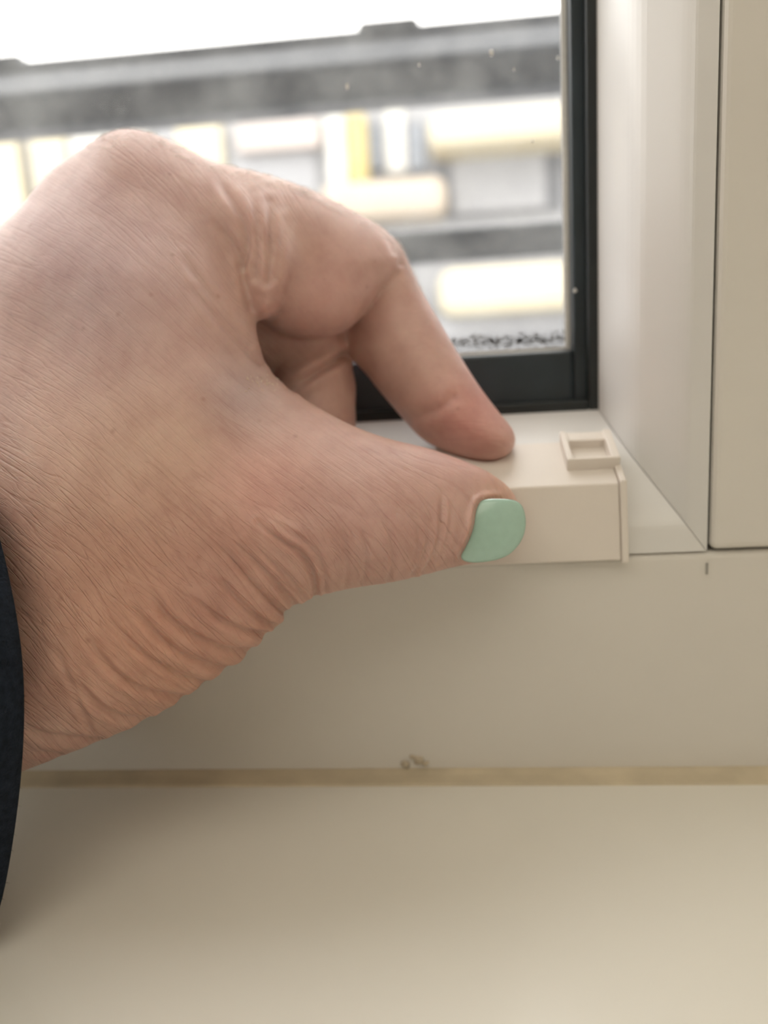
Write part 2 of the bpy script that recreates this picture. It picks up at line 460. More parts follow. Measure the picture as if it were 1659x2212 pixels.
struct(box('balcony_slab', (-1.6, Y0 + 0.16, Z_SILL - 0.50), (1.2, YR + 0.06, Z_SILL - 0.35), M['f_grey']))

# ------------------------------------------------------------------ building across the street
YF = 8.0
bld = empty('street_building', (0, YF + 2, -3.0))
tag(bld, 'pale sunlit building with cream awnings and a yellow column across the street', 'building')
def frect(name, x0, y0, x1, y1, dep, material, parent=bld, thick=0.25, bev=0.02):
    """a slab whose front is dep metres before the facade plane; corners given in the picture"""
    a, b = at_y(x0, (y0 + y1) / 2, YF - dep), at_y(x1, (y0 + y1) / 2, YF - dep)
    cx = (x0 + x1) / 2
    t, u = at_y(cx, y0, YF - dep), at_y(cx, y1, YF - dep)
    return box(name, (a[0], YF - dep, u[2]), (b[0], YF - dep + thick, t[2]), material, parent, bevel=bev)
zr = at_y(600, 150, YF)[2]
box('wall', (-14, YF, -3.0), (12, YF + 6, zr), M['f_grey'], bld)
box('parapet', (-14, YF - 0.12, zr), (12, YF + 0.2, zr + 0.12), M['f_white'], bld)
frect('panel', -60, 290, 45, 500, 0.15, M['f_cream'])
frect('panel', 75, 280, 150, 520, 0.15, M['f_cream'])
frect('panel', 160, 280, 330, 520, 0.12, M['f_white'])
frect('panel', 385, 262, 480, 420, 0.15, M['f_cream'])
frect('panel', 510, 262, 690, 322, 0.2, M['f_pink'])
frect('panel', 505, 330, 690, 520, 0.05, M['f_grey'])
frect('pillar', 705, 235, 748, 420, 0.2, M['f_white'])
frect('pillar', 750, 245, 792, 400, 0.25, M['f_yellow'])
for i, (x0, x1) in enumerate(((796, 828), (880, 918))):
    w = frect('window', x0, 262, x1, 372, 0.06, M['f_dark'])
    frect('window_pane', x0 + 3, 266, x1 - 3, 366, 0.09, M['f_glass'], w, thick=0.03, bev=0.0)
frect('mullion', 832, 235, 876, 372, 0.12, M['f_white'])
frect('awning', 925, 222, 1420, 300, 0.7, M['f_cream'], thick=0.7, bev=0.1)
w = frect('shop_window', 935, 312, 1215, 465, 0.05, M['f_dark'])
frect('window_pane', 975, 335, 1180, 455, 0.12, M['f_grey'], w, thick=0.05)
frect('canopy', 690, 385, 965, 470, 0.6, M['f_beige'], thick=0.6, bev=0.1)
frect('awning', 948, 566, 1420, 672, 0.9, M['f_cream'], thick=0.9, bev=0.12)
frect('plinth', 600, 680, 1500, 730, 0.5, M['f_grey'], thick=0.5)
zt = at_y(600, 300, YF)[2]
for x in (-12.5, -10.6, -8.7, -6.8, 4.2, 6.1, 8.0, 9.9):        # the facade goes on beyond the picture
    w = box('window', (x, YF - 0.05, zt - 1.3), (x + 1.1, YF + 0.1, zt + 0.2), M['f_dark'], bld, bevel=0.02)
    box('window_pane', (x + 0.08, YF - 0.08, zt - 1.22), (x + 1.02, YF - 0.04, zt + 0.12), M['f_glass'], w)
struct(box('ground', (-30, Y0 + 0.17, -3.2), (30, 40, -3.0), M['street']))

# unseen ceiling lamp, added as soft fill for the room side
cl = empty('added_ceiling_lamp', (-0.55, -1.05, 2.6))
tag(cl, 'unseen flat white ceiling lamp behind the viewer, added to fill the room with light', 'lamp')
box('housing', (-1.8, -1.8, 2.53), (0.7, -0.3, 2.6), M['lamp'], cl, bevel=0.01)
fill_light.parent = None

# ------------------------------------------------------------------ the hand
# Built as a solid in camera millimetres (X right, Y down, Z forward): rounded slabs and tapered limbs, each with its own
# distance and thickness, melted together and skinned with one continuous surface.
def tps(pts, vals, smooth=0.0):
    P = np.array(pts, float) / 500.0
    n = len(P)
    def U(r2): return np.where(r2 > 1e-12, r2 * np.log(np.maximum(r2, 1e-12)), 0.0)
    K = U(((P[:, None] - P[None]) ** 2).sum(-1)) + smooth * np.eye(n)
    A = np.zeros((n + 3, n + 3)); A[:n, :n] = K
    A[:n, n] = 1; A[:n, n + 1:] = P; A[n, :n] = 1; A[n + 1:, :n] = P.T
    w = np.linalg.solve(A, np.concatenate([np.array(vals, float), np.zeros(3)]))
    def ev(x, y):
        x = np.asarray(x, float) / 500.0; y = np.asarray(y, float) / 500.0
        s = w[n] + w[n + 1] * x + w[n + 2] * y
        for i in range(n):
            s = s + w[i] * U((x - P[i, 0]) ** 2 + (y - P[i, 1]) ** 2)
        return s
    return ev
def smooth_poly(P, it=1):
    P = np.array(P, float)
    for _ in range(it):
        Q = np.roll(P, -1, 0)
        P = np.stack([P * .75 + Q * .25, P * .25 + Q * .75], 1).reshape(-1, 2)
    return P
def seg_dist(x, y, P, closed=True):
    """distance from points to a polyline"""
    d = np.full(x.shape, 1e9)
    n = len(P)
    for i in range(n if closed else n - 1):
        a, b = P[i], P[(i + 1) % n]
        ab = b - a; L2 = max(ab @ ab, 1e-9)
        t = np.clip(((x - a[0]) * ab[0] + (y - a[1]) * ab[1]) / L2, 0, 1)
        d = np.minimum(d, np.hypot(x - a[0] - t * ab[0], y - a[1] - t * ab[1]))
    return d
def inside(x, y, P):
    c = np.zeros(x.shape, bool)
    n = len(P)
    for i in range(n):
        a, b = P[i], P[(i + 1) % n]
        k = (a[1] > y) != (b[1] > y)
        xi = (b[0] - a[0]) * (y - a[1]) / (b[1] - a[1] + 1e-12) + a[0]
        c ^= k & (x < xi)
    return c

MX0, MX1, MY0, MY1, MS = -420, 1240, 200, 1960, 4.0     # picture area of the lookup maps
gx_ = np.arange(MX0, MX1, MS); gy_ = np.arange(MY0, MY1, MS)
GXm, GYm = np.meshgrid(gx_, gy_, indexing='ij')
def sample(mp, u, v):
    """bilinear lookup of a map at fractional indices"""
    u = np.clip(u, 0, mp.shape[0] - 1.001); v = np.clip(v, 0, mp.shape[1] - 1.001)
    i = u.astype(np.int32); j = v.astype(np.int32)
    a = (u - i).astype(np.float32); b = (v - j).astype(np.float32)
    return (mp[i, j] * (1 - a) + mp[i + 1, j] * a) * (1 - b) + (mp[i, j + 1] * (1 - a) + mp[i + 1, j + 1] * a) * b

H = 0.62
X_LO, X_HI, Y_LO, Y_HI, Z_LO, Z_HI = -88.0, 31.0, -76.0, 62.0, 106.0, 182.0
ax = np.arange(X_LO, X_HI, H, dtype=np.float32); ay = np.arange(Y_LO, Y_HI, H, dtype=np.float32); az = np.arange(Z_LO, Z_HI, H, dtype=np.float32)
XX = ax[:, None, None]; YY = ay[None, :, None]; ZZ = az[None, None, :]

def slab(outline, ctrl, zlo, zhi, it=2):
    """rounded slab: outline in the picture, ctrl = (px, py, depth of middle, half thickness)"""
    P = smooth_poly(outline, it)
    d = seg_dist(GXm, GYm, P) * np.where(inside(GXm, GYm, P), 1, -1)
    ps = [(c[0], c[1]) for c in ctrl]
    zc = tps(ps, [c[2] for c in ctrl], 0.002)(GXm, GYm) if len(ctrl) > 3 else np.full(GXm.shape, np.mean([c[2] for c in ctrl]))
    th = tps(ps, [c[3] for c in ctrl], 0.002)(GXm, GYm) if len(ctrl) > 3 else np.full(GXm.shape, np.mean([c[3] for c in ctrl]))
    th = np.maximum(th, 2.5)
    d, zc, th = (a.astype(np.float32) for a in (d, zc, th))
    k0, k1 = np.searchsorted(az, zlo), np.searchsorted(az, zhi)
    Z = az[k0:k1][None, None, :]
    u = (CX + FPX * XX / Z - MX0) / MS
    v = (CY + FPX * YY / Z - MY0) / MS
    u, v = np.broadcast_arrays(u, v)
    dd = sample(d, u, v) * (Z / np.float32(FPX)); zz = sample(zc, u, v); tt = sample(th, u, v)
    s = np.maximum(tt - dd, 0)
    return (k0, k1, np.sqrt(s * s + (Z - zz) ** 2) - tt)
def px2mm(px, py, z): return np.array([(px - CX) * z / FPX, (py - CY) * z / FPX, z])
def limb(nodes, pad=9.0):
    """chain of tapered round limbs, nodes = (px, py, depth, radius); worked out only near the limb"""
    C = np.array([px2mm(*n[:3]) for n in nodes]); R = np.array([n[3] for n in nodes])[:, None] + pad
    lo, hi = (C - R).min(0), (C + R).max(0)
    sl = tuple(slice(max(0, np.searchsorted(a, l)), np.searchsorted(a, h)) for a, l, h in zip((ax, ay, az), lo, hi))
    x = ax[sl[0]][:, None, None]; y = ay[sl[1]][None, :, None]; z = az[sl[2]][None, None, :]
    F = None
    for a, b, A, B in zip(nodes[:-1], nodes[1:], C[:-1].astype(np.float32), C[1:].astype(np.float32)):
        AB = B - A; L2 = np.float32(AB @ AB)
        t = np.clip(((x - A[0]) * AB[0] + (y - A[1]) * AB[1] + (z - A[2]) * AB[2]) / L2, 0, 1)
        dd = np.sqrt((x - A[0] - t * AB[0]) ** 2 + (y - A[1] - t * AB[1]) ** 2 + (z - A[2] - t * AB[2]) ** 2)
        f = dd - (np.float32(a[3]) + np.float32(b[3] - a[3]) * t)
        F = f if F is None else smin(F, f, 1.5)
    return (sl, F)
def add_limb(F, nodes, k):
    sl, f = limb(nodes)
    F[sl] = smin(F[sl], f, k)
    return F
def smin(a, b, k):
    h = np.maximum(k - np.abs(a - b), 0) / k
    return np.minimum(a, b) - h * h * (k * 0.25)
def merge(F, S, k):
    k0, k1, f = S
    F[:, :, k0:k1] = smin(F[:, :, k0:k1], f, k)
    return F

A_OUT = [(-112, 800), (-100, 650), (-75, 570), (-30, 515), (0, 488), (40, 455), (85, 415), (125, 378), (165, 340), (205, 305), (235, 290),
         (270, 285), (310, 290), (350, 305), (400, 335), (450, 375), (485, 430), (512, 510), (532, 590), (546, 660), (554, 715), (560, 752), (572, 782), (600, 822),
         (650, 858), (700, 888), (760, 920), (840, 949), (920, 966), (985, 988), (1050, 1015), (1092, 1044), (1112, 1068), (1124, 1095),
         (1129, 1130), (1124, 1165), (1105, 1193), (1060, 1212), (1000, 1220), (930, 1238), (850, 1258), (760, 1270), (715, 1280), (686, 1288), (676, 1284), (662, 1300),
         (640, 1305), (613, 1317), (612, 1340), (596, 1357), (575, 1366), (560, 1383), (540, 1402), (525, 1416), (500, 1432), (477, 1450), (440, 1474), (412, 1492), (380, 1515),
         (330, 1545), (270, 1577), (212, 1602), (130, 1634), (90, 1650), (50, 1664), (-30, 1692), (-80, 1670), (-110, 1560)]
A_CTL = [(1095, 1135, 136.8, 5.5), (1010, 1110, 135, 7), (930, 1110, 133.5, 8.2), (760, 1090, 131.5, 9.5), (640, 1180, 131, 11.5), (560, 1280, 131, 12.5), (430, 1180, 132, 14.5),
         (260, 1380, 132, 15), (0, 1450, 133, 15.5), (-350, 1500, 130, 15), (640, 880, 138.5, 5.5), (800, 960, 136, 7.5), (565, 760, 140, 5), (520, 640, 141, 6), (300, 900, 136, 15), (100, 1050, 136, 16),
         (440, 650, 140.5, 10), (450, 850, 137, 12), (270, 600, 141, 14), (100, 720, 146, 15), (-150, 850, 148, 16), (-380, 1000, 146, 15), (270, 340, 147, 9), (370, 430, 145, 9)]
B_OUT = [(190, 380), (235, 310), (275, 290), (345, 303), (400, 328), (440, 343), (490, 357), (560, 372), (640, 397), (700, 422), (760, 454), (808, 480), (845, 506),
         (870, 545), (872, 580), (845, 612), (815, 642), (788, 676), (762, 706), (735, 722), (690, 730), (640, 728), (600, 715), (560, 690), (480, 640), (380, 580), (260, 500)]
B_CTL = [(260, 360, 147, 9), (400, 440, 146.5, 9.5), (560, 540, 148, 10), (700, 590, 150.5, 10), (770, 640, 150, 9.5), (820, 570, 153.5, 8.5), (640, 720, 148.5, 8), (640, 420, 149, 9)]
B2_OUT = [(800, 520), (845, 508), (868, 535), (884, 570), (903, 612), (928, 657), (955, 703), (983, 752), (1010, 795), (1038, 838), (1068, 878), (1096, 912),
          (1110, 930), (1115, 952), (1108, 974), (1085, 992), (1052, 1001), (1005, 992), (960, 975), (920, 956), (890, 928), (858, 890), (820, 846), (790, 806), (762, 778), (748, 760), (738, 728),
          (715, 690), (735, 620), (765, 555)]
B2_CTL = [(845, 560, 157, 8.5), (840, 660, 158.5, 9), (910, 780, 155, 8.8), (980, 870, 152.5, 8.5), (1060, 950, 150.5, 7.5), (780, 740, 159.5, 8)]
E_OUT = [(400, 420), (470, 400), (530, 405), (590, 440), (625, 500), (642, 560), (636, 610), (612, 662), (588, 686), (560, 690), (535, 640), (500, 560), (440, 480)]
E_CTL = [(480, 460, 143.5, 7), (580, 540, 141.5, 6.5), (590, 640, 140.5, 5.5), (550, 600, 141.5, 6)]

F = np.full((len(ax), len(ay), len(az)), 60.0, np.float32)
F = merge(F, slab(A_OUT, A_CTL, 106, 172), 1.0)
# mass of the palm behind, running back to the little finger side, and the wrist
F = add_limb(F, [(-80, 1450, 128, 14), (-50, 1330, 136, 15), (150, 900, 150, 14), (200, 620, 157, 12), (215, 480, 156, 10)], 6)
F = add_limb(F, [(-60, 1250, 140, 13), (150, 900, 156, 10), (185, 700, 162, 9)], 6)
F = add_limb(F, [(215, 500, 157, 9), (200, 640, 162, 8.5), (180, 760, 162, 8.5)], 6)
# index finger
Bf = np.full(F.shape, 60.0, np.float32)
Bf = merge(Bf, slab(B_OUT, B_CTL, 130, 172), 0.5)
Bf = merge(Bf, slab(B2_OUT, B2_CTL, 132, 174), 0.8)
F = smin(F, Bf, 3.2)
F = merge(F, slab(E_OUT, E_CTL, 126, 160), 2.2)
# the other three fingers, curled behind the index finger
F = add_limb(F, [(235, 560, 160, 10.5), (465, 675, 157, 10), (655, 738, 160, 9.0)], 2.5)
F = add_limb(F, [(662, 740, 160, 8.3), (680, 840, 159, 7.7), (687, 905, 157.5, 7.4)], 0.9)
F = add_limb(F, [(200, 640, 163, 8.5), (470, 770, 162.5, 7.8)], 2.0)          # ring finger, folded into the palm
F = add_limb(F, [(470, 770, 162.5, 7.6), (440, 850, 158.5, 7.0), (390, 900, 153, 6.5)], 0.9)
F = add_limb(F, [(180, 760, 162, 8), (370, 870, 160, 7)], 2.0)                # little finger
F = add_limb(F, [(370, 870, 160, 6.8), (330, 930, 154, 6.2), (290, 960, 150, 6)], 0.9)

def surface_nets(F, o, h):
    S = F < 0
    nx, ny, nz = F.shape
    c = np.zeros((nx - 1, ny - 1, nz - 1), np.int8)
    for i in (0, 1):
        for j in (0, 1):
            for k in (0, 1):
                c += S[i:nx - 1 + i, j:ny - 1 + j, k:nz - 1 + k]
    act = (c > 0) & (c < 8)
    I = np.argwhere(act)
    ids = np.full(act.shape, -1, np.int32); ids[act] = np.arange(len(I))
    V = np.zeros((len(I), 3)); W = np.zeros(len(I))
    cor = [(i, j, k) for i in (0, 1) for j in (0, 1) for k in (0, 1)]
    val = {q: F[I[:, 0] + q[0], I[:, 1] + q[1], I[:, 2] + q[2]].astype(float) for q in cor}
    for q in cor:
        for a in range(3):
            if q[a] == 0:
                r = list(q); r[a] = 1; r = tuple(r)
                u, v = val[q], val[r]
                mk = (u < 0) != (v < 0)
                t = np.where(mk, u / np.where(mk, u - v, 1), 0)
                P = np.array(q, float)[None] + 0 * V
                P[:, a] += t
                V += P * mk[:, None]; W += mk
    V = (V / W[:, None] + I) * h + np.array(o)
    Q = []
    for a in range(3):
        s0 = [slice(1, -1)] * 3; s1 = [slice(1, -1)] * 3
        s0[a] = slice(0, -1); s1[a] = slice(1, None)
        p, q = S[tuple(s0)], S[tuple(s1)]
        E = np.argwhere(p != q)
        flip = p[E[:, 0], E[:, 1], E[:, 2]]
        base = E + 1; base[:, a] -= 1
        b, c2 = (a + 1) % 3, (a + 2) % 3
        def cell(db, dc):
            t = base.copy(); t[:, b] += db; t[:, c2] += dc
            return ids[t[:, 0], t[:, 1], t[:, 2]]
        q4 = np.stack([cell(-1, -1), cell(0, -1), cell(0, 0), cell(-1, 0)], 1)
        q4[~flip] = q4[~flip][:, ::-1]
        Q.append(q4)
    return V, np.concatenate(Q)

V, Q = surface_nets(F, (X_LO, Y_LO, Z_LO), H)
Q = Q[(Q >= 0).all(1)]
del F, Bf
# a little relaxation takes the grid out of the surface
def relax(V, Q, it, lam):
    e = np.concatenate([Q[:, [0, 1]], Q[:, [1, 2]], Q[:, [2, 3]], Q[:, [3, 0]]])
    e = np.concatenate([e, e[:, ::-1]])
    deg = np.bincount(e[:, 0], minlength=len(V)).astype(float)
    for _ in range(it):
        for l in (lam, -lam * 1.04):
            S = np.stack([np.bincount(e[:, 0], V[e[:, 1], k], len(V)) for k in range(3)], 1) / deg[:, None]
            V = V + l * (S - V)
    return V
V = relax(V, Q, 7, 0.6)

def quads_to_mesh(name, V, Q):
    me = bpy.data.meshes.new(name)
    me.vertices.add(len(V)); me.vertices.foreach_set('co', np.ascontiguousarray(V, np.float32).ravel())
    me.loops.add(Q.size); me.loops.foreach_set('vertex_index', np.ascontiguousarray(Q, np.int32).ravel())
    me.polygons.add(len(Q))
    me.polygons.foreach_set('loop_start', np.arange(0, Q.size, 4, dtype=np.int32))
    me.polygons.foreach_set('loop_total', np.full(len(Q), 4, np.int32))
    me.update(calc_edges=True)
    return me
# keep the part nearer the camera finer
me0 = quads_to_mesh('hand_coarse', V, Q)
tmp = bpy.data.objects.new('hand_coarse', me0); COL.objects.link(tmp)
md = tmp.modifiers.new('s', 'SUBSURF'); md.levels = 1; md.render_levels = 1
bpy.context.view_layer.update()
me = bpy.data.meshes.new_from_object(tmp.evaluated_get(bpy.context.evaluated_depsgraph_get()))
bpy.data.objects.remove(tmp); bpy.data.meshes.remove(me0)
nv = len(me.vertices)
V = np.empty(nv * 3, np.float32); me.vertices.foreach_get('co', V); V = V.reshape(-1, 3).astype(float)
N_ = np.empty(nv * 3, np.float32); me.vertices.foreach_get('normal', N_); N_ = N_.reshape(-1, 3).astype(float)
PX = CX + FPX * V[:, 0] / V[:, 2]; PY = CY + FPX * V[:, 1] / V[:, 2]
view = V / np.linalg.norm(V, axis=1)[:, None]
facing = -(N_ * view).sum(1)                 # > 0 towards the viewer
front = np.clip(facing * 4 + 0.3, 0, 1) * (V[:, 2] < 158)

# ---- creases: polylines in the picture with depth (mm) and half width (px)
CREASE = [
    ([(470, 1239), (511, 1293), (556, 1334), (590, 1352), (614, 1358)], .55, 7), ([(434, 1302), (475, 1338), (520, 1356), (578, 1368)], .5, 7),
    ([(325, 1284), (362, 1338), (429, 1379), (488, 1399), (540, 1402)], .55, 8), ([(289, 1316), (344, 1379), (407, 1420), (479, 1442), (520, 1440)], .5, 7),
    ([(244, 1352), (307, 1411), (371, 1451), (445, 1474)], .45, 7), ([(194, 1388), (235, 1442), (294, 1487), (393, 1503)], .5, 8),
    ([(167, 1474), (203, 1519), (253, 1551), (325, 1553)], .5, 8), ([(54, 1573), (99, 1591), (149, 1596), (215, 1600)], .45, 8),
    ([(50, 1628), (90, 1627), (130, 1632)], .3, 6), ([(120, 1400), (150, 1470), (175, 1530), (195, 1575)], .25, 7),
    ([(560, 1130), (610, 1170), (651, 1193), (678, 1239), (684, 1290)], .6, 6), ([(600, 1140), (650, 1160), (690, 1200), (705, 1250), (700, 1282)], .3, 5),
    ([(520, 1180), (570, 1230), (610, 1275), (640, 1308)], .4, 6), ([(560, 1190), (620, 1240), (655, 1290)], .3, 5),
    ([(480, 1180), (530, 1240), (575, 1290), (612, 1322)], .4, 6), ([(735, 1120), (748, 1180), (752, 1230), (745, 1265)], .22, 5),
    ([(780, 1120), (792, 1180), (790, 1230), (780, 1262)], .22, 5), ([(830, 1110), (850, 1170), (850, 1220), (838, 1255)], .2, 5),
    ([(954, 1060), (955, 1107), (954, 1155), (939, 1203), (915, 1236)], .32, 6), ([(927, 1150), (925, 1179), (908, 1218), (890, 1244)], .25, 5),
    ([(975, 1090), (972, 1140), (962, 1180), (948, 1210)], .2, 5), ([(880, 1090), (905, 1140), (905, 1180), (890, 1220)], .15, 5),
    ([(478, 380), (481, 400), (506, 437), (530, 486), (535, 537), (526, 575)], .45, 9), ([(582, 440), (587, 500), (586, 540), (578, 609)], .5, 9),
    ([(612, 480), (606, 540), (596, 600)], .25, 8), ([(545, 420), (556, 480), (560, 540), (553, 600)], .3, 8),
    ([(464, 486), (506, 520), (523, 579), (544, 668)], .35, 8), ([(422, 630), (477, 697), (523, 748), (566, 786)], .4, 8), ([(400, 560), (455, 640), (500, 700), (540, 742)], .3, 8),
    ([(640, 575), (634, 606), (612, 655), (590, 690)], .1, 10), ([(884, 908), (938, 890), (978, 860)], .35, 12),
    ([(868, 575), (836, 615), (800, 655), (765, 702), (735, 724)], .2, 9), ([(560, 690), (590, 697), (612, 670)], .1, 7),
    ([(630, 836), (680, 806), (748, 766)], .8, 9), ([(545, 690), (555, 680), (585, 680)], .1, 6),
    ([(845, 510), (862, 540), (866, 570)], .25, 6), ([(812, 486), (838, 515), (850, 545)], .15, 6),
]
disp = np.zeros(nv)
for pl, dep, w in CREASE:
    P = np.array(pl, float)
    for _ in range(2):      # Chaikin, open
        Qp = [P[0]]
        for a, b in zip(P[:-1], P[1:]):
            Qp += [a * .75 + b * .25, a * .25 + b * .75]
        P = np.array(Qp + [P[-1]])
    lo, hi = P.min(0) - 4 * w, P.max(0) + 4 * w
    k = np.where((PX > lo[0]) & (PX < hi[0]) & (PY > lo[1]) & (PY < hi[1]) & (front > 0.02))[0]
    d = seg_dist(PX[k], PY[k], P, closed=False)
    end = np.minimum(np.hypot(PX[k] - P[0, 0], PY[k] - P[0, 1]), 1e9)
    fade = np.clip(end / 50 + 0.15, 0, 1)
    disp[k] -= 1.3 * fade * (dep * np.exp(-(d / w) ** 2) - 0.35 * dep * np.exp(-((d - 2.2 * w) / (1.3 * w)) ** 2)) * front[k]
# soft tendon and muscle relief
def bump(px, py, r, h, rx=1.0):
    global disp
    disp += h * np.exp(-(((PX - px) / (r * rx)) ** 2 + ((PY - py) / r) ** 2)) * front
bump(640, 1000, 90, .6); bump(250, 330, 70, .5); bump(480, 1370, 90, .7); bump(330, 1480, 110, .5)
V2 = V + N_ * disp[:, None]

# ---- thumb nail bed: press the skin back under the nail plate
NAIL = smooth_poly([(1043, 1079), (1067, 1077), (1103, 1078), (1120, 1084), (1130, 1095), (1135, 1114), (1136.5, 1133), (1132, 1157), (1120, 1179), (1101, 1198), (1079, 1208),
                    (1055, 1213), (1024, 1216), (1004, 1213), (992, 1204), (1004, 1184), (1016, 1160), (1024, 1133), (1026, 1109), (1033, 1087)], 2)
k = np.where((np.hypot(PX - 1055, PY - 1150) < 14) & (facing > 0.5))[0]
ZN0 = V2[k, 2].mean() - 0.45
print('nail depth', ZN0, 'verts', nv)
def nail_z(px, py):
    ang = math.radians(-10)
    a = ((px - 1062) * math.cos(ang) + (py - 1146) * math.sin(ang)) * 0.075
    b = (-(px - 1062) * math.sin(ang) + (py - 1146) * math.cos(ang)) * 0.075
    return ZN0 + 0.034 * b * b + 0.016 * np.maximum(a, 0) ** 2 + 0.06 * a + 0.004 * a * a
dn = seg_dist(PX, PY, NAIL) * np.where(inside(PX, PY, NAIL), 1, -1)
k = (facing > -0.2) & (V2[:, 2] < 146) & (dn > -6)
need = nail_z(PX, PY) + 0.35
push = np.clip((dn + 6) / 9, 0, 1)
V2[:, 2] = np.where(k, V2[:, 2] + push * np.maximum(need - V2[:, 2], 0), V2[:, 2])
# skin fold round the root and upper side of the nail
fold = np.exp(-((dn + 9) / 7) ** 2) * front * (V2[:, 2] < 146) * np.clip((1100 - PX) / 40, 0, 1)
V2[:, 2] -= 0.65 * fold
PWR = cam2world(V2)
# where the skin meets the window frame, the clip or the glass it gives way and lies flat against it
prof_z = np.array([-1.0, PC[3][2], PC[2][2], PC[1][2], PC[0][2], PC[0][2] + 0.0021, zg_b, zg_b + 0.001, 9.0])
prof_y = np.array([Y0, Y0, PC[2][1], PC[1][1], PC[0][1], PC[0][1] - 0.0006, yg + 0.0018, Y_GLASS + 0.0005, Y_GLASS + 0.0005])
clip_z = np.array([-1.0, cB[2] - 0.001, cB[2] - 0.0009, cT[2], cK[2], cK[2] + 0.0006, 9.0])
clip_y = np.array([9.0, 9.0, YB, YT, YK, 9.0, 9.0])
for _ in range(12):
    lim = np.interp(PWR[:, 2], prof_z, prof_y)
    on = (PWR[:, 0] > CXL) & (PWR[:, 0] < CXR)
    lim = np.where(on, np.minimum(lim, np.interp(PWR[:, 2], clip_z, clip_y)), lim) - 0.0001
    kk = np.minimum(1.0, lim / PWR[:, 1])
    PWR = CAM + (PWR - CAM) * (1 - (1 - kk) * 0.7)[:, None]
me.vertices.foreach_set('co', np.ascontiguousarray(PWR, np.float32).ravel())
me.update()

# ---- flow field of the fine skin lines: angle of the lines (degrees below the horizontal, to the right) at places
ANG = [(20, 560, 12), (60, 700, 12), (200, 480, 30), (200, 700, 24), (120, 900, 18), (350, 560, 42), (330, 800, 32), (470, 560, 58), (480, 780, 42), (560, 880, 34), (300, 1000, 38),
       (100, 1100, 40), (450, 1080, 42), (600, 1050, 40), (620, 1180, 52), (500, 1250, 50), (350, 1250, 45), (200, 1300, 50), (100, 1400, 60), (300, 1420, 42), (430, 1440, 28), (120, 1560, 35),
       (720, 1180, 66), (720, 1010, 45), (820, 1150, 74), (920, 1150, 82), (850, 1010, 60), (1000, 1060, 75), (270, 330, 50), (420, 400, 62), (600, 450, 72), (750, 560, 65), (900, 700, -50), (1000, 900, -40)]
gs = 30.0
cxs = np.arange(-420, 1241, gs); cys = np.arange(200, 1961, gs)
CGX, CGY = np.meshgrid(cxs, cys, indexing='ij')
wsum = 0; c_ = 0; s_ = 0
for (x, y, a) in ANG:
    w = 1 / (((CGX - x) ** 2 + (CGY - y) ** 2) + 40 ** 2) ** 1.5
    c_ = c_ + w * math.cos(math.radians(a)); s_ = s_ + w * math.sin(math.radians(a))
an = np.arctan2(s_, c_)
def integrate(gxv, gyv):
    """least squares potential with the wanted gradient, by relaxation"""
    from_x = np.cumsum(gxv, 0) * gs
    S = from_x * 0 + (CGX * gxv.mean() + CGY * gyv.mean())
    for _ in range(900):
        acc = np.zeros_like(S); cnt = np.zeros_like(S)
        mx = (gxv[1:] + gxv[:-1]) / 2 * gs; my = (gyv[:, 1:] + gyv[:, :-1]) / 2 * gs
        acc[1:] += S[:-1] + mx; cnt[1:] += 1
        acc[:-1] += S[1:] - mx; cnt[:-1] += 1
        acc[:, 1:] += S[:, :-1] + my; cnt[:, 1:] += 1
        acc[:, :-1] += S[:, 1:] - my; cnt[:, :-1] += 1
        S = acc / cnt
    return S
SA = integrate(-np.sin(an), np.cos(an))      # across the lines
SB = integrate(np.cos(an), np.sin(an))       # along them
def csample(mp):
    return sample(mp.astype(np.float32), (PX + 420) / gs, (PY - 200) / gs)
flow = np.stack([csample(SA) / 100, csample(SB) / 100, V[:, 2] / 10], 1)
at = me.attributes.new('flow', 'FLOAT_VECTOR', 'POINT')
at.data.foreach_set('vector', np.ascontiguousarray(flow, np.float32).ravel())
# ---- complexion
base = np.array([0.62, 0.42, 0.365])
tone = np.tile(base, (nv, 1))
def tint(px, py, r, col, k, rx=1.0):
    global tone
    col = (np.array(col) * 1.30 + np.array([0.0, 0.065, 0.11]))
    w = (k * np.exp(-(((PX - px) / (r * rx)) ** 2 + ((PY - py) / r) ** 2)))[:, None]
    tone = tone * (1 - w) + np.array(col) * w
tint(300, 960, 170, (0.50, 0.30, 0.19), .7, 1.6)
tint(560, 1060, 110, (0.50, 0.215, 0.15), .55)
tint(330, 1370, 250, (0.51, 0.227, 0.10), .6, 1.2)
tint(450, 1270, 130, (0.42, 0.195, 0.135), .5)
tint(200, 1230, 140, (0.48, 0.245, 0.145), .5)
tint(800, 1130, 110, (0.42, 0.205, 0.155), .5, 1.6)
tint(530, 850, 90, (0.36, 0.235, 0.20), .6)
tint(200, 560, 240, (0.44, 0.288, 0.272), .75)
tint(700, 640, 120, (0.47, 0.215, 0.165), .5)
tint(1010, 900, 90, (0.52, 0.20, 0.15), .65)
tint(580, 560, 90, (0.49, 0.30, 0.22), .5)
tint(1085, 1060, 45, (0.52, 0.29, 0.15), .5)
ca = me.color_attributes.new('tone', 'FLOAT_COLOR', 'POINT')
ca.data.foreach_set('color', np.ascontiguousarray(np.concatenate([tone, np.ones((nv, 1))], 1), np.float32).ravel())
line = np.clip(0.55 + 0.5 * np.clip((PY - 950) / 200, 0, 1) + 0.25 * np.clip((200 - PX) / 200, 0, 1) - 0.6 * np.clip((PX - 600) / 150, 0, 1) * np.clip((930 - PY) / 60, 0, 1), 0.1, 1)
la = me.attributes.new('lines', 'FLOAT', 'POINT')
la.data.foreach_set('value', line.astype(np.float32))

